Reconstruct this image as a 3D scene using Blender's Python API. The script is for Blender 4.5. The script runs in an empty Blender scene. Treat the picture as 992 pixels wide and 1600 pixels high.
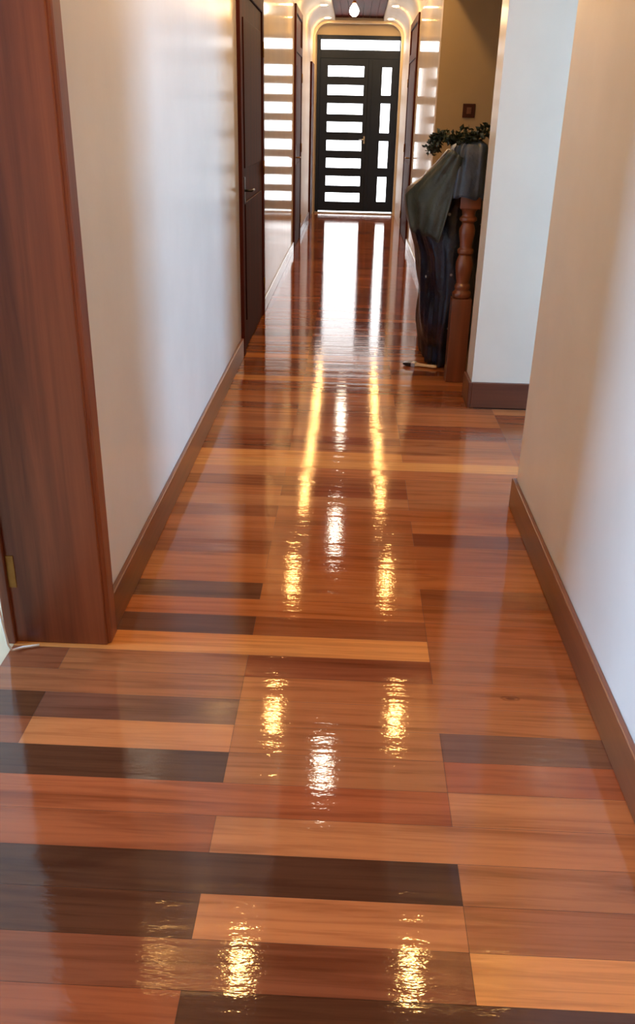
import bpy, bmesh, math, random
from mathutils import Vector, Matrix, noise
random.seed(7)
C = bpy.context.scene.collection
S = bpy.context.scene

# ---------------------------------------------------------------- camera, world, exposure
CAM_H = 1.45
R = ((0.99895622, -0.03580896, 0.02835816),
     (0.04073634, 0.41754751, -0.9077415),
     (0.0206644, 0.90794923, 0.41857041))
cam = bpy.data.cameras.new('camera')
cam.sensor_fit = 'VERTICAL'; cam.sensor_height = 36.0; cam.lens = 1337.0 / 1600.0 * 36.0
cam.clip_start = 0.02
co = bpy.data.objects.new('camera', cam); C.objects.link(co)
m = Matrix(R).to_4x4(); m.translation = (0, 0, CAM_H); co.matrix_world = m
S.camera = co
w = bpy.data.worlds.new('world'); S.world = w; w.use_nodes = True
w.node_tree.nodes['Background'].inputs[0].default_value = (0.75, 0.85, 1.0, 1)
w.node_tree.nodes['Background'].inputs[1].default_value = 0.6
S.view_settings.view_transform = 'Standard'
S.view_settings.look = 'None'
S.view_settings.gamma = 1.0
S.view_settings.use_curve_mapping = False
S.view_settings.exposure = 0.2
DOWNLIGHT = 265.0     # warm ceiling downlights
PENDANT = 60.0
DAY_DOOR = 5.0      # daylight in the frosted panes of the front door
DAY_PASSAGE = 26.0
DAY_ROOM = 54.0
WARM = (1.0, 0.52, 0.155)
COOL = (0.34, 0.61, 1.0)
try:
    S.cycles.use_denoising = True
    S.cycles.max_bounces = 10; S.cycles.diffuse_bounces = 6; S.cycles.glossy_bounces = 5
    S.cycles.caustics_reflective = False; S.cycles.caustics_refractive = False
    S.cycles.sample_clamp_indirect = 6.0
except Exception: pass

# ---------------------------------------------------------------- materials
def lin(r, g, b):
    f = lambda c: ((c / 255.0 + 0.055) / 1.055) ** 2.4 if c > 10 else c / 255.0 / 12.92
    return (f(r), f(g), f(b), 1)
def mat(name):
    mt = bpy.data.materials.new(name); mt.use_nodes = True
    nt = mt.node_tree
    return mt, nt, nt.nodes['Principled BSDF']
def N(nt, t, **k):
    n = nt.nodes.new(t)
    for a, b in k.items():
        if a in n.inputs: n.inputs[a].default_value = b
        else: setattr(n, a, b)
    return n
def coords(nt, scale):
    g = N(nt, 'ShaderNodeNewGeometry'); mp = N(nt, 'ShaderNodeMapping')
    mp.inputs['Scale'].default_value = scale
    nt.links.new(g.outputs['Position'], mp.inputs['Vector'])
    return mp.outputs['Vector']
def noise_tex(nt, scale3, sc=1.0, det=3.0, rough=0.55, dist=0.0):
    n = N(nt, 'ShaderNodeTexNoise'); n.inputs['Scale'].default_value = sc
    n.inputs['Detail'].default_value = det; n.inputs['Roughness'].default_value = rough
    n.inputs['Distortion'].default_value = dist
    nt.links.new(coords(nt, scale3), n.inputs['Vector'])
    return n
def ramp(nt, src, stops):
    r = N(nt, 'ShaderNodeValToRGB'); e = r.color_ramp.elements
    while len(e) < len(stops): e.new(0.5)
    for i, (p, c) in enumerate(stops): e[i].position = p; e[i].color = c
    nt.links.new(src, r.inputs['Fac'])
    return r.outputs['Color']
def bump(nt, src, p, strength, dist, prev=None):
    b = N(nt, 'ShaderNodeBump'); b.inputs['Strength'].default_value = strength
    b.inputs['Distance'].default_value = dist
    nt.links.new(src, b.inputs['Height'])
    if prev: nt.links.new(prev, b.inputs['Normal'])
    return b.outputs['Normal']

def plaster(name, c1, c2, coat=0.0, crough=0.1, rough=0.5, bstr=0.15):
    mt, nt, p = mat(name)
    n = noise_tex(nt, (1, 1, 1), 2.6, 5)
    nt.links.new(ramp(nt, n.outputs['Fac'], [(0.3, c1), (0.7, c2)]), p.inputs['Base Color'])
    p.inputs['Roughness'].default_value = rough
    p.inputs['Coat Weight'].default_value = coat; p.inputs['Coat Roughness'].default_value = crough
    b1 = noise_tex(nt, (1, 1, 0.6), 9.0, 3)
    nb = bump(nt, b1.outputs['Fac'], p, bstr, 0.01)
    nt.links.new(nb, p.inputs['Normal'])
    if coat: nt.links.new(nb, p.inputs['Coat Normal']); p.inputs['Specular IOR Level'].default_value = 0.1
    return mt
def wood(name, dark, light, axis, rough=0.3, coat=0.3, crough=0.12):
    """axis: 0,1,2 = the direction the grain runs"""
    mt, nt, p = mat(name)
    sc = [22.0, 22.0, 22.0]; sc[axis] = 0.9
    n = noise_tex(nt, sc, 1.0, 5, 0.6, 0.4)
    sc2 = [5.0, 5.0, 5.0]; sc2[axis] = 0.35
    n2 = noise_tex(nt, sc2, 1.0, 2, 0.5)
    mx = N(nt, 'ShaderNodeMath', operation='ADD')
    nt.links.new(n.outputs['Fac'], mx.inputs[0]); nt.links.new(n2.outputs['Fac'], mx.inputs[1])
    hf = N(nt, 'ShaderNodeMath', operation='MULTIPLY'); hf.inputs[1].default_value = 0.5
    nt.links.new(mx.outputs[0], hf.inputs[0])
    nt.links.new(ramp(nt, hf.outputs[0], [(0.36, dark), (0.64, light)]), p.inputs['Base Color'])
    p.inputs['Roughness'].default_value = rough
    p.inputs['Coat Weight'].default_value = coat; p.inputs['Coat Roughness'].default_value = crough
    nt.links.new(bump(nt, n.outputs['Fac'], p, 0.1, 0.003), p.inputs['Normal'])
    return mt
def plain(name, c, rough=0.5, metal=0.0, coat=0.0, crough=0.1, var=0.12, sc=30.0, bs=0.0):
    mt, nt, p = mat(name)
    n = noise_tex(nt, (1, 1, 1), sc, 3)
    a = tuple(x * (1 - var) for x in c[:3]) + (1,); b = tuple(min(1, x * (1 + var)) for x in c[:3]) + (1,)
    nt.links.new(ramp(nt, n.outputs['Fac'], [(0.3, a), (0.7, b)]), p.inputs['Base Color'])
    p.inputs['Roughness'].default_value = rough; p.inputs['Metallic'].default_value = metal
    p.inputs['Coat Weight'].default_value = coat; p.inputs['Coat Roughness'].default_value = crough
    if bs: nt.links.new(bump(nt, n.outputs['Fac'], p, bs, 0.01), p.inputs['Normal'])
    return mt
def glow(name, c, s):
    mt, nt, p = mat(name)
    p.inputs['Base Color'].default_value = (0.8, 0.8, 0.8, 1)
    p.inputs['Emission Color'].default_value = tuple(c[:3]) + (1,)
    p.inputs['Emission Strength'].default_value = s
    return mt

M = {}
M['wall'] = plaster('wall_paint', lin(216, 210, 197), lin(224, 218, 205), coat=0.5, crough=0.16, bstr=0.10)
M['wall_far'] = plaster('wall_gloss_paint', lin(214, 205, 190), lin(224, 216, 200), coat=0.6, crough=0.08, bstr=0.04)
M['matte'] = plaster('matte_plaster', lin(196, 186, 168), lin(206, 196, 178), bstr=0.1)
M['stair_wall'] = plaster('stair_wall_paint', lin(176, 162, 138), lin(184, 170, 146), bstr=0.08)
M['room_wall'] = plaster('room_paint', lin(190, 180, 165), lin(200, 190, 175), bstr=0.08)
M['jamb'] = wood('jamb_wood', lin(90, 38, 18), lin(154, 84, 50), 2, 0.38, 0.35, 0.25)
M['dark_wood'] = wood('dark_door_wood', lin(50, 15, 8), lin(84, 28, 15), 2, 0.6, 0.0, 0.12)
M['dark_wood'].node_tree.nodes['Principled BSDF'].inputs['Specular IOR Level'].default_value = 0.15
M['skirt_y'] = wood('skirting_wood', lin(78, 38, 20), lin(124, 68, 38), 1, 0.35, 0.4, 0.2)
M['skirt_x'] = wood('skirting_wood_cross', lin(70, 34, 20), lin(110, 58, 34), 0, 0.35, 0.4, 0.2)
M['newel'] = wood('newel_wood', lin(92, 48, 30), lin(134, 78, 52), 2, 0.28, 0.5, 0.12)
M['ceil_wood'] = wood('ceiling_wood', lin(62, 6, 4), lin(98, 14, 9), 1, 0.6, 0.0, 0.15)
M['ceil_wood'].node_tree.nodes['Principled BSDF'].inputs['Specular IOR Level'].default_value = 0.15
M['white_skirt'] = plain('white_skirting', lin(186, 198, 226), 0.25, coat=0.6, var=0.03)
M['tile'] = plain('cream_tile', lin(190, 164, 130), 0.3, coat=0.4, var=0.05, sc=6)
M['door_metal'] = plain('charcoal_door_paint', lin(38, 51, 74), 0.45, 0.0, coat=0.0, var=0.05)
M['door_metal'].node_tree.nodes['Principled BSDF'].inputs['Specular IOR Level'].default_value = 0.2
M['steel'] = plain('brushed_steel', lin(200, 200, 198), 0.3, 1.0, var=0.05)
M['brass'] = plain('aged_brass', lin(150, 112, 62), 0.42, 0.85, var=0.15)
M['white_plastic'] = plain('white_plastic', lin(226, 220, 212), 0.35, var=0.03)
M['black_plastic'] = plain('black_plastic', lin(26, 24, 24), 0.35, var=0.1)
M['switch'] = plain('maroon_switch_plastic', lin(66, 28, 24), 0.35, var=0.1)
M['pane'] = glow('frosted_pane_daylight', (0.93, 0.97, 1.0), DAY_DOOR)
M['pane_passage'] = glow('passage_pane_daylight', COOL, DAY_PASSAGE)
M['pane_room'] = glow('room_pane_daylight', COOL, DAY_ROOM)
M['lens'] = glow('warm_lamp_lens', WARM, DOWNLIGHT)
M['bulb'] = glow('pendant_bulb', (1.0, 0.86, 0.66), PENDANT)
M['gap'] = plain('floor_gap', lin(38, 20, 12), 0.6)

def floor_mat():
    mt, nt, p = mat('varnished_mixed_timber')
    at = N(nt, 'ShaderNodeAttribute'); at.attribute_name = 'board'
    g1 = noise_tex(nt, (2.2, 60, 1), 1.0, 5, 0.65, 0.6)
    g2 = noise_tex(nt, (1.1, 13, 1), 1.0, 3, 0.55, 1.2)
    r1 = ramp(nt, g1.outputs['Fac'], [(0.30, (0.52, 0.46, 0.42, 1)), (0.52, (1, 1, 1, 1)), (0.8, (1.18, 1.2, 1.2, 1))])
    r2 = ramp(nt, g2.outputs['Fac'], [(0.30, (0.60, 0.52, 0.48, 1)), (0.48, (1, 1, 1, 1)), (0.75, (1.12, 1.12, 1.1, 1))])
    a = N(nt, 'ShaderNodeMix', data_type='RGBA', blend_type='MULTIPLY'); a.inputs[0].default_value = 0.6
    nt.links.new(at.outputs['Color'], a.inputs[6]); nt.links.new(r1, a.inputs[7])
    b = N(nt, 'ShaderNodeMix', data_type='RGBA', blend_type='MULTIPLY'); b.inputs[0].default_value = 0.8
    nt.links.new(a.outputs[2], b.inputs[6]); nt.links.new(r2, b.inputs[7])
    kn = N(nt, 'ShaderNodeMapping'); kn.inputs['Scale'].default_value = (18.0, 46.0, 0.0); kn.inputs['Location'].default_value = (-0.485 * 18, -1.955 * 46, 0)
    gp = N(nt, 'ShaderNodeNewGeometry'); nt.links.new(gp.outputs['Position'], kn.inputs['Vector'])
    ln = N(nt, 'ShaderNodeVectorMath', operation='LENGTH'); nt.links.new(kn.outputs['Vector'], ln.inputs[0])
    wob = N(nt, 'ShaderNodeMath', operation='ADD'); nt.links.new(ln.outputs['Value'], wob.inputs[0]); nt.links.new(g1.outputs['Fac'], wob.inputs[1])
    rk = ramp(nt, wob.outputs[0], [(0.62, (0.25, 0.16, 0.12, 1)), (0.78, (0.85, 0.8, 0.75, 1)), (0.88, (0.5, 0.4, 0.34, 1)), (1.0, (1, 1, 1, 1))])
    kb = N(nt, 'ShaderNodeMix', data_type='RGBA', blend_type='MULTIPLY'); kb.inputs[0].default_value = 0.75
    nt.links.new(b.outputs[2], kb.inputs[6]); nt.links.new(rk, kb.inputs[7])
    nt.links.new(kb.outputs[2], p.inputs['Base Color'])
    p.inputs['Roughness'].default_value = 0.5; p.inputs['Specular IOR Level'].default_value = 0.0
    p.inputs['Coat Weight'].default_value = 1.0; p.inputs['Coat Roughness'].default_value = 0.06
    p.inputs['Coat IOR'].default_value = 1.5
    w1 = noise_tex(nt, (0.5, 12.0, 1), 1.0, 2, 0.5)          # slight cupping of the boards
    w2 = noise_tex(nt, (45, 120, 1), 1.0, 2, 0.6)           # brushed-varnish texture
    w3 = noise_tex(nt, (3, 22, 1), 1.0, 2, 0.5)
    n1 = bump(nt, w1.outputs['Fac'], p, 0.5, 0.0028)
    n3 = bump(nt, w3.outputs['Fac'], p, 0.4, 0.0012, n1)
    n2 = bump(nt, w2.outputs['Fac'], p, 0.4, 0.0006, n3)
    nt.links.new(n2, p.inputs['Coat Normal'])
    nt.links.new(n3, p.inputs['Normal'])
    return mt
M['floor'] = floor_mat()

# ---------------------------------------------------------------- mesh helpers
def link(name, bm, mats, parent=None, smooth=False, bevel=0.0):
    me = bpy.data.meshes.new(name); bm.normal_update(); bm.to_mesh(me); bm.free()
    o = bpy.data.objects.new(name, me); C.objects.link(o)
    for mm in (mats if isinstance(mats, (list, tuple)) else [mats]): me.materials.append(mm)
    if smooth:
        for f in me.polygons: f.use_smooth = True
    if bevel:
        b = o.modifiers.new('bevel', 'BEVEL'); b.width = bevel; b.segments = 2; b.limit_method = 'ANGLE'
    if parent: o.parent = parent
    return o
def box(bm, x0, x1, y0, y1, z0, z1, mi=0):
    vs = [bm.verts.new((x, y, z)) for x in (x0, x1) for y in (y0, y1) for z in (z0, z1)]
    for q in ((0, 1, 3, 2), (4, 6, 7, 5), (0, 4, 5, 1), (2, 3, 7, 6), (0, 2, 6, 4), (1, 5, 7, 3)):
        f = bm.faces.new([vs[i] for i in q]); f.material_index = mi
    return vs
def boxes(*bs):
    bm = bmesh.new()
    for b in bs: box(bm, *b)
    return bm
def lathe(bm, prof, cx=0, cy=0, seg=20, axis='z', mi=0):
    rings = []
    for r, z in prof:
        ring = []
        for i in range(seg):
            a = 2 * math.pi * i / seg
            if axis == 'z': v = (cx + r * math.cos(a), cy + r * math.sin(a), z)
            elif axis == 'y': v = (cx + r * math.cos(a), z, cy + r * math.sin(a))
            else: v = (z, cx + r * math.cos(a), cy + r * math.sin(a))
            ring.append(bm.verts.new(v))
        rings.append(ring)
    for a, b in zip(rings, rings[1:]):
        for i in range(seg):
            f = bm.faces.new((a[i], a[(i + 1) % seg], b[(i + 1) % seg], b[i])); f.material_index = mi; f.smooth = True
    for ring in (rings[0], rings[-1]):
        f = bm.faces.new(ring); f.material_index = mi
    bmesh.ops.recalc_face_normals(bm, faces=bm.faces)
def tube(bm, pts, r, seg=8, mi=0):
    pts = [Vector(p) for p in pts]; rings = []
    rr = r if isinstance(r, (list, tuple)) else [r] * len(pts)
    for i, p in enumerate(pts):
        t = (pts[min(i + 1, len(pts) - 1)] - pts[max(i - 1, 0)]).normalized()
        u = t.cross(Vector((0, 0, 1)))
        if u.length < 1e-3: u = t.cross(Vector((1, 0, 0)))
        u.normalize(); v = t.cross(u)
        rings.append([bm.verts.new(p + rr[i] * (math.cos(2 * math.pi * k / seg) * u + math.sin(2 * math.pi * k / seg) * v)) for k in range(seg)])
    for a, b in zip(rings, rings[1:]):
        for i in range(seg):
            f = bm.faces.new((a[i], a[(i + 1) % seg], b[(i + 1) % seg], b[i])); f.smooth = True; f.material_index = mi
    bm.faces.new(rings[0]); bm.faces.new(rings[-1])
    bmesh.ops.recalc_face_normals(bm, faces=bm.faces)
def struct(name, bm, m_, parent=None, bevel=0.0, label=None):
    o = link(name, bm, m_, parent, bevel=bevel)
    if not parent:
        o['kind'] = 'structure'
        if label: o['label'] = label
    return o
def empty(name, loc, kind=None, label=None, cat=None, group=None):
    o = bpy.data.objects.new(name, None); C.objects.link(o); o.location = loc
    o.empty_display_size = 0.1
    if kind: o['kind'] = kind
    if label: o['label'] = label
    if cat: o['category'] = cat
    if group: o['group'] = group
    return o
def tag(o, label, cat, group=None):
    o['label'] = label; o['category'] = cat
    if group: o['group'] = group
    return o

XRN = 0.710
XL, XR = -0.70, 0.69          # corridor faces
YE = 15.2                     # end wall
YB = -1.6                     # wall behind
ZC = 2.80                     # soffit
J0, J1 = 0.95, 2.15           # left doorway
P0, P1 = 3.26, 4.62           # right passage
S0, S1 = 4.84, 8.20           # stairwell opening

# ---------------------------------------------------------------- floor
COL = {'L': lin(196, 128, 68), 'M': lin(156, 92, 52), 'T': lin(170, 104, 60), 'R': lin(146, 78, 44), 'D': lin(80, 46, 28),
       'P': lin(106, 66, 48), 'Q': lin(126, 68, 40), 'K': lin(138, 80, 47)}
JX = [-0.796, -0.261, 0.275, 0.81, 1.345, 1.88, 2.415, 2.95, 3.5, 4.05]
# rows seen close up: (colour left of -.261, middle, right of .275)
ROWS = {-4: 'QDR', -3: 'MRD', -2: 'DKL', -1: 'RDD', 0: 'QQL', 1: 'DTM', 2: 'DDT', 3: 'RTT', 4: 'RRT', 5: 'DMR', 6: 'TMP', 7: 'PMM', 8: 'KMM',
        9: 'MQM', 10: 'LLM', 11: 'PKM', 12: 'TTM', 13: 'PTK', 14: 'TTT', 15: 'TMM', 16: 'KMM', 17: 'MMQ', 18: 'TMT', 19: 'KMM',
        20: 'TTM', 21: 'MQM', 22: 'KKM', 23: 'TMM', 24: 'LLL', 25: 'LLT', 26: 'QMM', 27: 'QQM', 28: 'KMQ', 29: 'MMQ', 30: 'KKM', 31: 'MKM',
        32: 'QKK', 33: 'MMQ', 34: 'MMK', 35: 'KQQ', 36: 'QKM', 37: 'LTT', 38: 'KQM', 39: 'KMQ', 40: 'QQM', 41: 'KMM', 42: 'LTT'}
def build_floor():
    bm = bmesh.new(); cl = bm.loops.layers.float_color.new('board')
    pitch = 0.1075; y0 = 1.042
    def put(xa, xb, ya, yb, col):
        g = 0.0004
        vs = [bm.verts.new(v) for v in ((xa + g, ya + g, 0), (xb - g, ya + g, 0), (xb - g, yb - g, 0), (xa + g, yb - g, 0))]
        f = bm.faces.new(vs); f.material_index = 0
        k = random.uniform(0.93, 1.07); h = random.uniform(-0.05, 0.05)
        for l in f.loops: l[cl] = (col[0] * k * (1 + h), col[1] * k, col[2] * k * (1 - h), 1)
    k0 = int((YB - y0) / pitch) - 1
    for k in range(k0, 134):
        ya, yb = y0 + k * pitch, y0 + (k + 1) * pitch
        if ya < YB: continue
        yb = min(yb, YE + 0.05)
        if yb <= ya: continue
        ym = (ya + yb) / 2
        x0 = -0.966 if J0 - 0.06 < ym < J1 + 0.03 else XL - 0.02
        x1 = 4.0 if P0 - 0.05 < ym < P1 else (0.75 if S0 < ym < S1 else XR + 0.02)
        row = ROWS.get(k)
        if not row:
            row = ''.join(random.choice('MMMKKQTRQP') for _ in range(3))
        segs = []
        for i in range(len(JX)):
            xa = -1.331 if i == 0 else JX[i - 1]; xb = JX[i]
            xa, xb = max(xa, x0), min(xb, x1)
            if xb - xa < 0.004: continue
            if xb <= -0.7 + 1e-3 or (i == 0): c = row[0] if row[0] in 'KQLR' else ('Q' if row[0] in 'TM' else 'D')
            elif xb <= -0.26: c = row[0]
            elif xb <= 0.276: c = row[1]
            elif xb <= 0.812: c = row[2]
            else: c = random.choice('MKTQM')
            if segs and segs[-1][2] == c and xb - segs[-1][0] < 1.7: segs[-1][1] = xb
            else: segs.append([xa, xb, c])
        for xa, xb, c in segs: put(xa, xb, ya, yb, COL[c])
    box(bm, XL - 0.03, XR + 0.03, YB, YE + 0.05, -0.06, -0.0012, 1)
    box(bm, -0.966, XL - 0.03, J0 - 0.06, J1 + 0.04, -0.06, -0.0012, 1)
    box(bm, XR + 0.03, 4.0, P0, P1, -0.06, -0.0012, 1); box(bm, XR + 0.24, 4.0, 2.0, P0, -0.06, -0.0012, 1)
    box(bm, XR + 0.03, 0.75, S0, S1, -0.06, -0.0012, 1)
    o = link('floor', bm, [M['floor'], M['gap']]); o['kind'] = 'structure'
    o['label'] = 'glossy varnished mixed timber board floor laid across the hallway'
build_floor()
# room beyond the left doorway
struct('floor_room', boxes((-3.6, -0.966, YB, 3.4, -0.06, 0.0)), M['tile'])

# ---------------------------------------------------------------- walls
TL = 0.26
struct('wall_left', boxes((XL - TL, XL, YB, J0, 0, 3.0), (XL - TL, XL, J1, 6.9, 0, 3.0), (XL - TL, XL, J0, J1, 2.15, 3.0)), M['wall'])
struct('wall_left_far', boxes((XL - TL, XL, 6.9, 11.0, 0, 3.0)), M['wall_far'])
struct('wall_left_end', boxes((XL - TL, XL, 11.0, YE, 0, 3.0)), M['matte'])
struct('wall_right', boxes((XRN, XR + 0.24, YB, P0, 0, 3.0), (XRN, XR + 0.24, P0, P1, 2.5, 3.0)), M['wall'])
struct('wall_right_pier', boxes((XR, 4.2, P1, S0, 0, 3.0)), M['wall'])
struct('wall_right_header', boxes((XR, XR + 0.24, S0, S1, 2.5, 3.0)), M['wall'])
struct('wall_right_far', boxes((XR, XR + 0.24, S1 + 0.16, 11.5, 0, 3.0)), M['wall_far'])
struct('wall_right_end', boxes((XR, XR + 0.24, 11.5, YE, 0, 3.0)), M['matte'])
struct('wall_stair_back', boxes((XR, 3.2, S1, S1 + 0.16, -1.6, 3.0)), M['stair_wall'])
struct('wall_stair_side', boxes((3.2, 3.4, S0, S1, -1.6, 3.0)), M['stair_wall'])
struct('wall_end', boxes((XL - TL, -0.64, YE, YE + 0.25, 0, 3.0), (0.69, XR + 0.24, YE, YE + 0.25, 0, 3.0), (-0.64, 0.69, YE, YE + 0.25, 2.62, 3.0)), M['matte'])
struct('wall_back', boxes((XL - TL, XR + 0.24, YB - 0.2, YB, 0, 3.0)), M['wall'])
# room on the left
struct('wall_room_side', boxes((-3.8, -3.6, YB, 1.4, 0, 2.8), (-3.8, -3.6, 2.8, 3.4, 0, 2.8), (-3.8, -3.6, 1.4, 2.8, 0, 0.9), (-3.8, -3.6, 1.4, 2.8, 2.2, 2.8)), M['room_wall'])
struct('wall_room_far', boxes((-3.8, XL - TL, 3.4, 3.6, 0, 2.8)), M['room_wall'])
struct('wall_room_near', boxes((-3.8, XL - TL, YB - 0.2, YB, 0, 2.8)), M['room_wall'])
struct('ceiling_room', boxes((-3.8, XL - TL, YB - 0.2, 3.6, 2.8, 2.95)), M['matte'])
# passage on the right
struct('wall_passage_near', boxes((XR + 0.24, 4.2, 1.9, 2.0, 0, 3.0)), M['wall'])
struct('wall_passage_end', boxes((4.0, 4.2, 2.0, 3.15, 0, 3.0), (4.0, 4.2, 4.5, P1, 0, 3.0), (4.0, 4.2, 3.15, 4.5, 0, 0.3), (4.0, 4.2, 3.15, 4.5, 2.4, 3.0)), M['wall'])
struct('ceiling_passage', boxes((XR + 0.24, 4.2, 1.9, P1, 2.84, 3.0), (XR + 0.24, 3.4, S0, S1, 2.84, 3.0)), M['matte'])

def window(name, x, y0, y1, z0, z1, pane, d):
    w_ = struct(name, boxes((x - 0.03, x + 0.03, y0, y0 + 0.06, z0, z1), (x - 0.03, x + 0.03, y1 - 0.06, y1, z0, z1),
                            (x - 0.03, x + 0.03, y0 + .06, y1 - .06, z0, z0 + 0.06), (x - 0.03, x + 0.03, y0 + .06, y1 - .06, z1 - 0.06, z1),
                            (x - 0.02, x + 0.02, (y0 + y1) / 2 - 0.02, (y0 + y1) / 2 + 0.02, z0 + .06, z1 - .06)), M['white_plastic'])
    link('pane', boxes((x - 0.006, x + 0.006, y0 + 0.06, y1 - 0.06, z0 + 0.06, z1 - 0.06)), pane, w_)
window('window_1', 4.1, 3.15, 4.5, 0.3, 2.4, M['pane_passage'], -1)
window('window_2', -3.7, 1.4, 2.8, 0.9, 2.2, M['pane_room'], 1)

# ---------------------------------------------------------------- ceiling: coved soffits and a dark timber tray
def build_ceiling():
    bm = bmesh.new()
    def strip(prof, y0, y1, mi):
        a = [bm.verts.new((x, y0, z)) for x, z in prof]; b = [bm.verts.new((x, y1, z)) for x, z in prof]
        for i in range(len(prof) - 1):
            f = bm.faces.new((a[i], a[i + 1], b[i + 1], b[i])); f.material_index = mi; f.smooth = True
    for s, xw in ((-1, XL), (1, XR)):
        r = 0.24; cx_ = xw - s * r; cz = ZC - r
        prof = [(cx_ + s * r * math.cos(a * math.pi / 2 / 8), cz + r * math.sin(a * math.pi / 2 / 8)) for a in range(9)]
        prof += [(s * 0.37, ZC), (s * 0.37, ZC + 0.07)]
        strip(prof, YB, YE, 0)
    box(bm, XL - TL, XR + 0.24, YB - 0.2, YE + 0.2, 3.0, 3.1, 0)
    o = link('ceiling', bm, [M['matte']]); o['kind'] = 'structure'
    bm = bmesh.new()
    for i in range(7):
        x = -0.37 + 0.74 * i / 7
        box(bm, x + 0.002, x + 0.74 / 7 - 0.002, YB, YE, ZC + 0.06, ZC + 0.09)
    o = link('trim_1', bm, [M['ceil_wood']]); o['kind'] = 'structure'; o['label'] = 'dark reddish timber boards down the middle of the ceiling'
    # plaster arch rib close to the front door
    bm = bmesh.new()
    def arch(off):
        pts = [(XL + off, 0.0), (XL + off, ZC - 0.24)]
        r = 0.24 - off
        for a in range(9): 
            t = math.pi - a * math.pi / 2 / 8
            pts.append((XL + 0.24 + r * math.cos(t), ZC - 0.24 + r * math.sin(t)))
        for a in range(9):
            t = math.pi / 2 - a * math.pi / 2 / 8
            pts.append((XR - 0.24 + r * math.cos(t), ZC - 0.24 + r * math.sin(t)))
        pts += [(XR - off, 0.0)]
        return pts
    A, B = arch(0.0), arch(0.035)
    for y0, y1 in ((14.95, 15.05),):
        rows = [[bm.verts.new((x, y, z)) for x, z in p] for y in (y0, y1) for p in (A, B)]
        a0, b0, a1, b1 = rows
        for i in range(len(A) - 1):
            bm.faces.new((a0[i], a0[i + 1], b0[i + 1], b0[i])); bm.faces.new((b0[i], b0[i + 1], b1[i + 1], b1[i])); bm.faces.new((b1[i], b1[i + 1], a1[i + 1], a1[i]))
    o = link('trim_2', bm, [M['wall']]); o['kind'] = 'structure'; o['label'] = 'thin cream plaster arch with rounded corners around the front door'
build_ceiling()

# ---------------------------------------------------------------- skirtings
def skirt(name, bs, m_): struct(name, boxes(*bs), m_, bevel=0.004)
SH = 0.125
skirt('baseboard_left', [(XL, XL + 0.018, J1 + 0.075, 5.55, 0, SH)], M['skirt_y'])
skirt('baseboard_right', [(XRN - 0.018, XRN, YB, P0 + 0.018, 0, SH), (XRN, XR + 0.24, P0, P0 + 0.018, 0, SH)], M['skirt_y'])
skirt('baseboard_pier', [(XR - 0.0, 4.0, P1 - 0.018, P1, 0, 0.145), (XR - 0.018, XR, P1 - 0.018, S0, 0, 0.145)], M['skirt_x'])
skirt('baseboard_left_far', [(XL, XL + 0.016, 6.98, 10.55, 0, 0.10)], M['white_skirt'])
skirt('baseboard_left_end', [(XL, XL + 0.016, 11.82, 14.15, 0, 0.10)], M['skirt_y'])
skirt('baseboard_right_far', [(XR - 0.016, XR, 8.2, 11.15, 0, 0.10)], M['white_skirt'])

# ---------------------------------------------------------------- left doorway lining (nearest, reddish brown)
t = struct('trim_3', boxes((XL - TL - 0.02, XL + 0.012, J1 - 0.012, J1 + 0.03, 0, 2.2)), M['jamb'], bevel=0.003,
           label='wide reddish brown timber lining of the near doorway on the left')
bm = boxes((XL - 0.035, XL + 0.024, J1 - 0.006, J1 + 0.066, 0, 2.25))
link('casing', bm, M['jamb'], t, bevel=0.008)
link('door_stop', boxes((XL - TL - 0.03, XL - TL + 0.0, J1 - 0.026, J1 - 0.012, 0, 2.15)), M['jamb'], t, bevel=0.004)
t = struct('trim_4', boxes((XL - TL - 0.02, XL + 0.012, J0 - 0.03, J0 + 0.012, 0, 2.2), (XL - TL - 0.02, XL + 0.012, J0 + .012, J1 - .012, 2.12, 2.16)), M['jamb'], bevel=0.003)
link('casing', boxes((XL - 0.035, XL + 0.024, J0 - 0.078, J0 + 0.006, 0, 2.25)), M['jamb'], t, bevel=0.008)
# hinge on the lining, low down
h = empty('door_hinge', (-0.955, J1 - 0.012, 0.24), label='aged brass hinge low on the reddish brown door lining at left edge', cat='hinge')
o = link('hinge_leaf', boxes((-0.028, 0.018, -0.003, 0.0, -0.052, 0.052)), M['brass'], h, bevel=0.001)
bm = bmesh.new(); lathe(bm, [(0.0055, -0.054), (0.0055, 0.054)], -0.028, -0.006, 10); link('hinge_pin', bm, M['brass'], h)
# thin white cable hanging beside the lining
bm = bmesh.new()
pts = [(-0.972, 2.06, 0.30), (-0.970, 2.065, 0.2), (-0.966, 2.07, 0.10), (-0.962, 2.075, 0.03), (-0.955, 2.08, 0.008), (-0.93, 2.1, 0.006), (-0.905, 2.105, 0.008), (-0.885, 2.115, 0.007)]
tube(bm, pts, 0.0035, 8)
tag(link('white_cable', bm, M['white_plastic']), 'thin white cable hanging and curling on the floor beside the brown door lining', 'cable')

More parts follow.
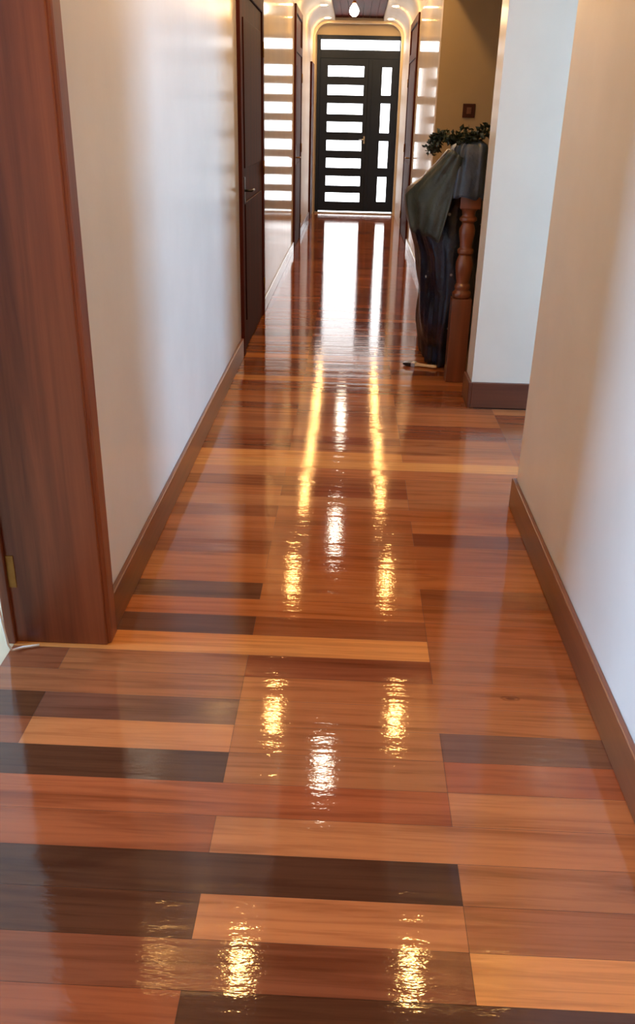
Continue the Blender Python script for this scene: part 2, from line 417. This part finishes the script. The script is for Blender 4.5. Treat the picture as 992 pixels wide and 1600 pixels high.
# ---------------------------------------------------------------- side doors in dark wood
def side_door(n, wx, s, y0, y1, label, hy):
    """s=+1: wall on the left (faces +x)"""
    d = empty('door_%d' % n, (0, 0, 0), 'structure', label)
    def b(p0, p1, ya, yb, za, zb): 
        xs = sorted((wx + s * p0, wx + s * p1)); return (xs[0], xs[1], ya, yb, za, zb)
    link('casing', boxes(b(-0.02, 0.022, y0, y0 + 0.09, 0, 2.56), b(-0.02, 0.022, y1 - 0.09, y1, 0, 2.56), b(-0.02, 0.022, y0 + 0.09, y1 - 0.09, 2.11, 2.2), b(-0.02, 0.022, y0 + 0.09, y1 - 0.09, 2.48, 2.56), b(-0.02, 0.006, y0 + 0.09, y1 - 0.09, 2.2, 2.48)), M['dark_wood'], d, bevel=0.005)
    lf = link('door_leaf', boxes(b(-0.02, 0.010, y0 + 0.092, y1 - 0.092, 0.008, 2.108),
               b(0.010, 0.018, y0 + 0.2, y1 - 0.2, 0.2, 0.95), b(0.010, 0.018, y0 + 0.2, y1 - 0.2, 1.15, 1.98)), M['dark_wood'], d, bevel=0.004)
    bm = bmesh.new()
    x = wx + s * 0.010
    tube(bm, [(x, hy, 1.02), (x + s * 0.045, hy, 1.02), (x + s * 0.05, hy + 0.02, 1.02), (x + s * 0.05, hy + 0.11, 1.02)], 0.008, 8)
    xs = sorted((x, x + s * 0.006)); box(bm, xs[0], xs[1], hy - 0.02, hy + 0.02, 0.94, 1.1)
    link('handle', bm, M['black_plastic' if n == 2 else 'brass'], lf)
    for z in (0.25, 1.1, 1.88):
        bm = bmesh.new(); lathe(bm, [(0.006, z - 0.05), (0.006, z + 0.05)], wx + s * 0.026, y1 - 0.095, 8); link('hinge', bm, M['brass'], d)
side_door(2, XL, 1, 5.56, 6.96, 'dark brown timber door in the left wall, nearest down the hallway', 5.75)
side_door(3, XL, 1, 10.6, 11.8, 'dark brown timber door in the left wall, farther toward the front door', 10.8)
side_door(4, XR, -1, 11.2, 12.7, 'dark brown timber door in the right wall beyond the staircase', 11.4)
struct('trim_5', boxes((XL, XL + 0.03, 14.2, 14.9, 0, 2.2)), M['dark_wood'], bevel=0.004, label='narrow dark timber panel on the left wall just before the front door')

# ---------------------------------------------------------------- front door
def front_door():
    y = YE - 0.02
    d = empty('door_1', (0, y, 0), 'structure', 'charcoal metal front door with white lit glass slots and a lit transom')
    Y0, Y1 = -0.02, 0.05
    def B(x0, x1, z0, z1, ya=Y0, yb=Y1): return (x0, x1, ya, yb, z0, z1)
    link('door_frame', boxes(B(-0.64, -0.585, 0.02, 2.62), B(0.645, 0.69, 0.02, 2.62), B(-0.585, 0.645, 2.56, 2.62), B(-0.585, 0.645, 2.30, 2.42)), M['door_metal'], d, bevel=0.004)
    link('transom_pane', boxes(B(-0.583, 0.643, 2.422, 2.558, 0.01, 0.02)), M['pane'], d)
    def leaf(name, x0, x1, holes, hx0, hx1, z1=2.298):
        bs = [B(x0, hx0, 0.035, z1, -0.03, 0.03), B(hx1, x1, 0.035, z1, -0.03, 0.03)]
        zs = [0.035] + [v for h_ in holes for v in h_] + [z1]
        for i in range(0, len(zs), 2): bs.append(B(hx0, hx1, zs[i], zs[i + 1], -0.03, 0.03))
        l = link(name, boxes(*bs), M['door_metal'], d)
        # raised edge around the slots
        bm = bmesh.new()
        for a, b_ in holes:
            for q in ((hx0 - 0.012, hx1 + 0.012, a - 0.012, a), (hx0 - 0.012, hx1 + 0.012, b_, b_ + 0.012), (hx0 - 0.012, hx0, a, b_), (hx1, hx1 + 0.012, a, b_)):
                box(bm, q[0], q[1], -0.036, -0.03, q[2], q[3])
        link('slot_trim', bm, M['door_metal'], l)
        for a, b_ in holes:
            link('glass_pane', boxes((hx0, hx1, -0.005, 0.005, a, b_)), M['pane'], l)
        return l
    hl = [(0.182, 0.322), (0.432, 0.58), (0.707, 0.852), (0.968, 1.121), (1.244, 1.394), (1.506, 1.663), (1.782, 1.927), (2.045, 2.197)]
    l1 = leaf('door_leaf', -0.583, 0.195, hl, -0.466, 0.102)
    l2 = leaf('side_leaf', 0.20, 0.643, [(0.195, 0.581), (0.718, 1.121), (1.244, 1.672), (1.791, 2.186)], 0.388, 0.536)
    link('meeting_strip', boxes(B(0.172, 0.228, 0.035, 2.298, -0.045, -0.03)), M['door_metal'], l1, bevel=0.004)
    bm = bmesh.new(); box(bm, 0.130, 0.155, -0.040, -0.03, 1.08, 1.19)
    tube(bm, [(0.143, -0.04, 1.14), (0.143, -0.075, 1.14), (0.13, -0.08, 1.14), (0.06, -0.08, 1.14)], 0.008, 8)
    link('handle', bm, M['steel'], l1)
    link('threshold', boxes((-0.64, 0.69, -0.09, 0.05, 0.0, 0.02)), M['steel'], d, bevel=0.003)
    link('light_gap', boxes((-0.583, 0.643, 0.0, 0.01, 0.02, 0.035)), M['pane'], d)
front_door()

# ---------------------------------------------------------------- ceiling lamps
def downlight(x, y, label):
    t = empty('ceiling_downlight', (x, y, ZC), label=label, cat='ceiling light', group='recessed downlights in the hallway soffits')
    bm = bmesh.new()
    lathe(bm, [(0.056, -0.003), (0.072, -0.006), (0.078, 0.0)], seg=24)
    link('lamp_rim', bm, M['white_plastic'], t)
    bm = bmesh.new(); lathe(bm, [(0.001, -0.010), (0.040, -0.009), (0.055, -0.0035)], seg=24)
    link('lamp_lens', bm, M['lens'], t)
LY = [14.6, 13.0, 11.3, 9.8, 7.6, 5.4, 3.25, 1.1, -0.9]
ORD = ['nearest the front door', 'second from the front door', 'third from the front door', 'fourth from the front door', 'fifth from the front door',
       'sixth from the front door', 'seventh from the front door', 'eighth from the front door', 'farthest from the front door']
for i, y in enumerate(LY):
    downlight(-0.48, y, 'round warm white recessed downlight in the left soffit, %s' % ORD[i])
    downlight(0.48, y, 'round warm white recessed downlight in the right soffit, %s' % ORD[i])
def pendant(y, label):
    t = empty('pendant_lamp', (-0.07, y, ZC + 0.06), label=label, cat='pendant lamp', group='small pendant lamps under the timber ceiling')
    bm = bmesh.new(); lathe(bm, [(0.05, 0.0), (0.05, -0.012), (0.015, -0.03), (0.004, -0.032), (0.004, -0.06), (0.022, -0.065), (0.022, -0.095)], seg=18)
    link('lamp_mount', bm, M['brass'], t)
    bm = bmesh.new(); lathe(bm, [(0.018, -0.095), (0.03, -0.11), (0.052, -0.145), (0.06, -0.175), (0.052, -0.21), (0.03, -0.232), (0.004, -0.238)], seg=20)
    link('glass_bulb', bm, M['bulb'], t, smooth=True)
pendant(12.5, 'glowing pear shaped pendant lamp hanging just before the front door')
pendant(8.5, 'glowing pendant lamp over the middle of the hallway floor')
pendant(4.72, 'glowing pendant lamp over the near part of the hallway')

# ---------------------------------------------------------------- wall switch by the stairs
t = empty('wall_switch', (0.99, S1, 1.53), label='small dark maroon square light switch on the tan staircase wall', cat='light switch')
t.location.x = 0.97
link('switch_plate', boxes((-0.053, 0.053, -0.012, 0.0, -0.055, 0.055)), M['switch'], t, bevel=0.004)
link('rocker', boxes((-0.02, 0.02, -0.018, -0.012, -0.026, 0.026)), plain('rocker_plastic', lin(120, 84, 76), 0.35), t, bevel=0.003)

# ---------------------------------------------------------------- stairs
def stairs():
    d = empty('staircase', (0.75, 5.0, 0), label='dark timber stairs going down behind the draped railing', cat='staircase')
    for i in range(6):
        x0 = 0.0 + 0.28 * i
        z = -0.18 * (i + 1)
        link('stair_step', boxes((x0 + 0.005, x0 + 0.31, -0.14, 3.18, z - 0.04, z), (x0 + 0.005, x0 + 0.02, -0.14, 3.18, z, z + 0.14 if i else z + 0.12)), M['skirt_y'], d)
    struct('floor_lower_landing', boxes((0.75, 3.2, S0, S1, -1.6, -1.5)), M['gap'])
    struct('wall_stair_near', boxes((0.75, 3.2, S0 - 0.02, S0, -1.6, 0)), M['stair_wall'])
    struct('wall_stair_left', boxes((0.70, 0.75, S0, S1, -1.6, -0.062)), M['stair_wall'])
stairs()
def railing():
    d = empty('stair_railing', (0.66, 5.16, 0), label='turned brown timber newel post and railing at the stair head', cat='stair railing')
    NX, NY = 0.0, 0.0
    bm = bmesh.new()
    hw = 0.058
    box(bm, -hw, hw, -hw, hw, 0, 0.50)
    prof = [(0.050, 0.50), (0.056, 0.515), (0.056, 0.53), (0.040, 0.545), (0.046, 0.56), (0.046, 0.57), (0.036, 0.585), (0.042, 0.62), (0.050, 0.67), (0.050, 0.70), (0.040, 0.735), (0.034, 0.745),
            (0.047, 0.755), (0.047, 0.775), (0.034, 0.785), (0.036, 0.81), (0.045, 0.86), (0.046, 0.885), (0.036, 0.915), (0.034, 0.925), (0.050, 0.935), (0.050, 0.95), (0.036, 0.96), (0.040, 0.985), (0.052, 1.0)]
    lathe(bm, prof, 0, 0, 24)
    box(bm, -hw, hw, -hw, hw, 1.0, 1.22)
    link('newel_post', bm, M['newel'], d, bevel=0.004)
    bm = bmesh.new(); lathe(bm, [(0.03, 1.22), (0.05, 1.235), (0.055, 1.26), (0.04, 1.29), (0.005, 1.30)], 0, 0, 20)
    link('newel_cap', bm, M['newel'], d)
    link('handrail', boxes((-0.03, 0.03, hw, 3.04, 0.98, 1.04)), M['newel'], d, bevel=0.012)
    for k in range(1, 20):
        y = k * 0.15 + 0.04
        bm = bmesh.new(); lathe(bm, [(0.018, 0.0), (0.018, 0.2), (0.024, 0.24), (0.013, 0.3), (0.02, 0.5), (0.013, 0.72), (0.022, 0.78), (0.018, 0.82), (0.018, 0.98)], 0, y, 10)
        link('baluster', bm, M['newel'], d)
railing()

# ---------------------------------------------------------------- covered railing: dark sheet, grey hood, olive flap, garland
def interp(tab, z):
    for (za, *a), (zb, *b) in zip(tab, tab[1:]):
        if za <= z <= zb:
            k = (z - za) / (zb - za); return [p + (q - p) * k for p, q in zip(a, b)]
    return list(tab[-1][1:]) if z > tab[-1][0] else list(tab[0][1:])
def sheet_mat(name, c1, c2, specks, rough=0.32):
    mt, nt, p = mat(name)
    n = noise_tex(nt, (1, 1, 1), 7, 4)
    base = ramp(nt, n.outputs['Fac'], [(0.35, c1), (0.65, c2)])
    if specks:
        v = N(nt, 'ShaderNodeTexVoronoi'); v.inputs['Scale'].default_value = 15.0
        nt.links.new(coords(nt, (1, 1, 1)), v.inputs['Vector'])
        k = ramp(nt, v.outputs['Distance'], [(0.0, (1, 1, 1, 1)), (0.12, (1, 1, 1, 1)), (0.16, (0, 0, 0, 1))])
        big = noise_tex(nt, (1, 1, 1), 4.0, 1)
        gate = ramp(nt, big.outputs['Fac'], [(0.50, (0, 0, 0, 1)), (0.54, (1, 1, 1, 1))])
        mu = N(nt, 'ShaderNodeMath', operation='MULTIPLY')
        nt.links.new(k, mu.inputs[0]); nt.links.new(gate, mu.inputs[1])
        mx = N(nt, 'ShaderNodeMix', data_type='RGBA'); nt.links.new(mu.outputs[0], mx.inputs[0])
        nt.links.new(base, mx.inputs[6]); mx.inputs[7].default_value = lin(190, 196, 205)
        base = mx.outputs[2]
    nt.links.new(base, p.inputs['Base Color'])
    p.inputs['Roughness'].default_value = rough
    b1 = noise_tex(nt, (1, 1, 1), 16, 3)
    nt.links.new(bump(nt, b1.outputs['Fac'], p, 0.5, 0.02), p.inputs['Normal'])
    return mt
M['navy'] = sheet_mat('navy_plastic_sheet', lin(18, 24, 40), lin(34, 44, 66), True)
M['greyblue'] = sheet_mat('grey_blue_sheet', lin(50, 64, 84), lin(64, 80, 102), False, 0.42)
M['olive'] = sheet_mat('olive_grey_sheet', lin(46, 54, 52), lin(72, 82, 78), False, 0.4)
M['leaf'] = plain('dark_green_leaf', lin(28, 40, 26), 0.45, var=0.5, sc=14)

def loft(name, tab, zs, seg, m_, parent, fold, nf, seed, hem=0.0, capz=True, expo=2.6, bottom=False):
    """tab rows: z, xmin, xmax, ymin, ymax"""
    bm = bmesh.new(); rings = []
    for z in zs:
        x0, x1, y0, y1 = interp(tab, z)
        cx_, cy_, a, b = (x0 + x1) / 2, (y0 + y1) / 2, (x1 - x0) / 2, (y1 - y0) / 2
        ring = []
        for i in range(seg):
            th = 2 * math.pi * i / seg
            c, s = math.cos(th), math.sin(th)
            px = abs(c) ** (2 / expo) * (1 if c > 0 else -1); py = abs(s) ** (2 / expo) * (1 if s > 0 else -1)
            q = Vector((c * 2.2, s * 2.2, z * 1.1 + seed))
            nn = noise.noise(q * nf) + 0.5 * noise.noise(q * nf * 2.3)
            fl_ = 1 - abs(noise.noise(Vector((c * 3.1, s * 3.1, z * 0.45 + seed * 1.7)) * nf * 0.8)) * 2
            d = fold * (nn + 0.8 * fl_ - 0.5)
            zz = z + (hem * noise.noise(Vector((c * 4, s * 4, seed))) if z == zs[0] else 0)
            ring.append(bm.verts.new((cx_ + (a + d) * px, cy_ + (b + d) * py, max(zz, 0.004))))
        rings.append(ring)
    for ra, rb in zip(rings, rings[1:]):
        for i in range(seg):
            f = bm.faces.new((ra[i], ra[(i + 1) % seg], rb[(i + 1) % seg], rb[i])); f.smooth = True
    if capz:
        cv = bm.verts.new(sum((v.co for v in rings[-1]), Vector()) / seg + Vector((0, 0, 0.01)))
        for i in range(seg):
            f = bm.faces.new((rings[-1][i], rings[-1][(i + 1) % seg], cv)); f.smooth = True
    bmesh.ops.recalc_face_normals(bm, faces=bm.faces)
    o = link(name, bm, m_, parent)
    so = o.modifiers.new('thickness', 'SOLIDIFY'); so.thickness = 0.004
    return o
def frange(a, b, n): return [a + (b - a) * i / (n - 1) for i in range(n)]
SH_T = empty('dust_sheet', (0, 0, 0), label='crumpled dark navy plastic sheet draped over the stair railing, with grey top', cat='dust sheet')
#          z     x0     x1    y0     y1
TAB = [(0.00, 0.500, 0.80, 5.44, 6.10),
       (0.13, 0.485, 0.80, 5.42, 6.15),
       (0.20, 0.470, 0.80, 5.33, 6.20),
       (0.30, 0.462, 0.80, 5.27, 6.25),
       (0.47, 0.460, 0.80, 5.27, 6.30),
       (0.70, 0.425, 0.79, 5.26, 6.30),
       (0.88, 0.365, 0.78, 5.26, 6.30),
       (0.98, 0.335, 0.78, 5.26, 6.30),
       (1.05, 0.335, 0.78, 5.24, 6.25),
       (1.12, 0.430, 0.77, 5.22, 6.15),
       (1.22, 0.520, 0.76, 5.20, 6.00),
       (1.29, 0.560, 0.75, 5.20, 5.85)]
loft('sheet_body', TAB, frange(0.01, 1.29, 46), 96, M['navy'], SH_T, 0.034, 1.7, 3.0, hem=0.03)
HOOD = [(1.06, 0.535, 0.745, 5.065, 5.42), (1.2, 0.545, 0.74, 5.072, 5.45), (1.30, 0.55, 0.74, 5.08, 5.5), (1.34, 0.57, 0.73, 5.10, 5.5), (1.355, 0.62, 0.70, 5.15, 5.4)]
loft('grey_hood', HOOD, frange(1.06, 1.355, 14), 72, M['greyblue'], SH_T, 0.014, 1.6, 8.0, hem=0.02, expo=4.0)['label'] = 'grey blue top fold over the newel post'
# olive flap slanting down to the left
def flap():
    bm = bmesh.new(); nu, nv = 16, 18
    TL_, TR_, BL_, BR_ = Vector((0.545, 5.13, 1.30)), Vector((0.60, 5.10, 1.26)), Vector((0.33, 5.42, 0.93)), Vector((0.52, 5.20, 0.80))
    ML, MR = Vector((0.325, 5.45, 1.04)), Vector((0.56, 5.15, 1.0))
    g = []
    for j in range(nv + 1):
        v = j / nv
        if v < 0.6: a = TL_.lerp(ML, v / 0.6); b = TR_.lerp(MR, v / 0.6)
        else: a = ML.lerp(BL_ + Vector((0.04, 0, -0.08)), (v - 0.6) / 0.4); b = MR.lerp(BR_, (v - 0.6) / 0.4)
        row = []
        for i in range(nu + 1):
            u = i / nu; p = a.lerp(b, u)
            n = noise.noise(Vector((u * 4, v * 1.6, 2.0)))
            p += Vector((0, 0, 0.03 * v * noise.noise(Vector((u * 5, 0, 9)))))
            p += Vector((-0.4, -0.8, 0.25)) * (0.03 + 0.022 * n + 0.03 * math.sin(math.pi * u) + 0.008 * math.sin(u * 17 + v * 3))
            row.append(bm.verts.new(p))
        g.append(row)
    for j in range(nv):
        for i in range(nu):
            f = bm.faces.new((g[j][i], g[j][i + 1], g[j + 1][i + 1], g[j + 1][i])); f.smooth = True
    o = link('olive_flap', bm, M['olive'], SH_T)
    o.modifiers.new('t', 'SOLIDIFY').thickness = 0.004
    o['label'] = 'olive grey flap slanting down to the left'
flap()

def garland():
    t = empty('leafy_garland', (0.65, 5.2, 1.36), label='dark green leafy garland lying along the top of the draped railing', cat='garland')
    path = [(-0.21, 0.06, -0.06), (-0.20, 0.02, 0.005), (-0.16, 0.0, 0.0), (-0.11, -0.03, 0.0), (-0.05, -0.05, 0.005), (0.0, -0.05, 0.012), (0.05, -0.04, 0.03), (0.10, -0.02, 0.055)]
    bm = bmesh.new(); tube(bm, path, 0.006, 6); link('stem', bm, M['leaf'], t)
    bm = bmesh.new()
    rnd = random.Random(4)
    for k in range(420):
        s = rnd.random() ** (1.0 if k % 3 else 3.0) * (len(path) - 1); i = int(s); f_ = s - i
        p = Vector(path[i]).lerp(Vector(path[min(i + 1, len(path) - 1)]), f_)
        spread = 0.026 if i > 0 else 0.034
        p += Vector((rnd.gauss(0, 0.6) * spread, rnd.gauss(0, 0.8) * spread, rnd.gauss(0, 0.55) * spread))
        d = Vector((rnd.gauss(0, 1), rnd.gauss(0, 1), rnd.gauss(0, 0.7))).normalized()
        u = d.cross(Vector((rnd.random(), rnd.random(), rnd.random()))).normalized(); n = d.cross(u)
        L = rnd.uniform(0.024, 0.042); W = L * 0.36
        a, b, c_, e, m1 = p, p + d * L * 0.45 + u * W, p + d * L, p + d * L * 0.45 - u * W, p + d * L * 0.45 + n * L * 0.12
        va, vb, vc, ve, vm = [bm.verts.new(x) for x in (a, b, c_, e, m1)]
        for q in ((va, vb, vm), (vb, vc, vm), (vc, ve, vm), (ve, va, vm)): bm.faces.new(q)
    link('leaves', bm, M['leaf'], t)
garland()

# ---------------------------------------------------------------- paint brush on the floor
def brush():
    a, b = Vector((0.372, 5.475, 0.014)), Vector((0.575, 5.40, 0.010))
    t = empty('paint_brush', a, label='pale handled paint brush with black bristles on the floor beside the newel post', cat='paint brush')
    t.rotation_euler = (0, 0, math.atan2(b.y - a.y, b.x - a.x))
    bm = bmesh.new()
    def slab(bm, sec):
        rings = []
        for x, w_, h_ in sec: rings.append([bm.verts.new((x, y, z)) for y, z in ((-w_, -h_), (w_, -h_), (w_, h_), (-w_, h_))])
        for r1, r2 in zip(rings, rings[1:]):
            for i in range(4): bm.faces.new((r1[i], r1[(i + 1) % 4], r2[(i + 1) % 4], r2[i]))
        bm.faces.new(rings[0]); bm.faces.new(rings[-1]); bmesh.ops.recalc_face_normals(bm, faces=bm.faces)
    slab(bm, [(-0.005, 0.020, 0.006), (0.02, 0.025, 0.010), (0.05, 0.024, 0.011)]); link('bristles', bm, M['black_plastic'], t)
    bm = bmesh.new(); slab(bm, [(0.05, 0.0255, 0.0125), (0.075, 0.0255, 0.0125)]); link('ferrule', bm, M['steel'], t, bevel=0.001)
    bm = bmesh.new(); slab(bm, [(0.075, 0.022, 0.010), (0.10, 0.012, 0.008), (0.15, 0.009, 0.007), (0.19, 0.014, 0.008), (0.215, 0.010, 0.006)])
    link('brush_handle', bm, plain('pale_wood_handle', lin(226, 200, 160), 0.4, var=0.05), t, bevel=0.003)
brush()
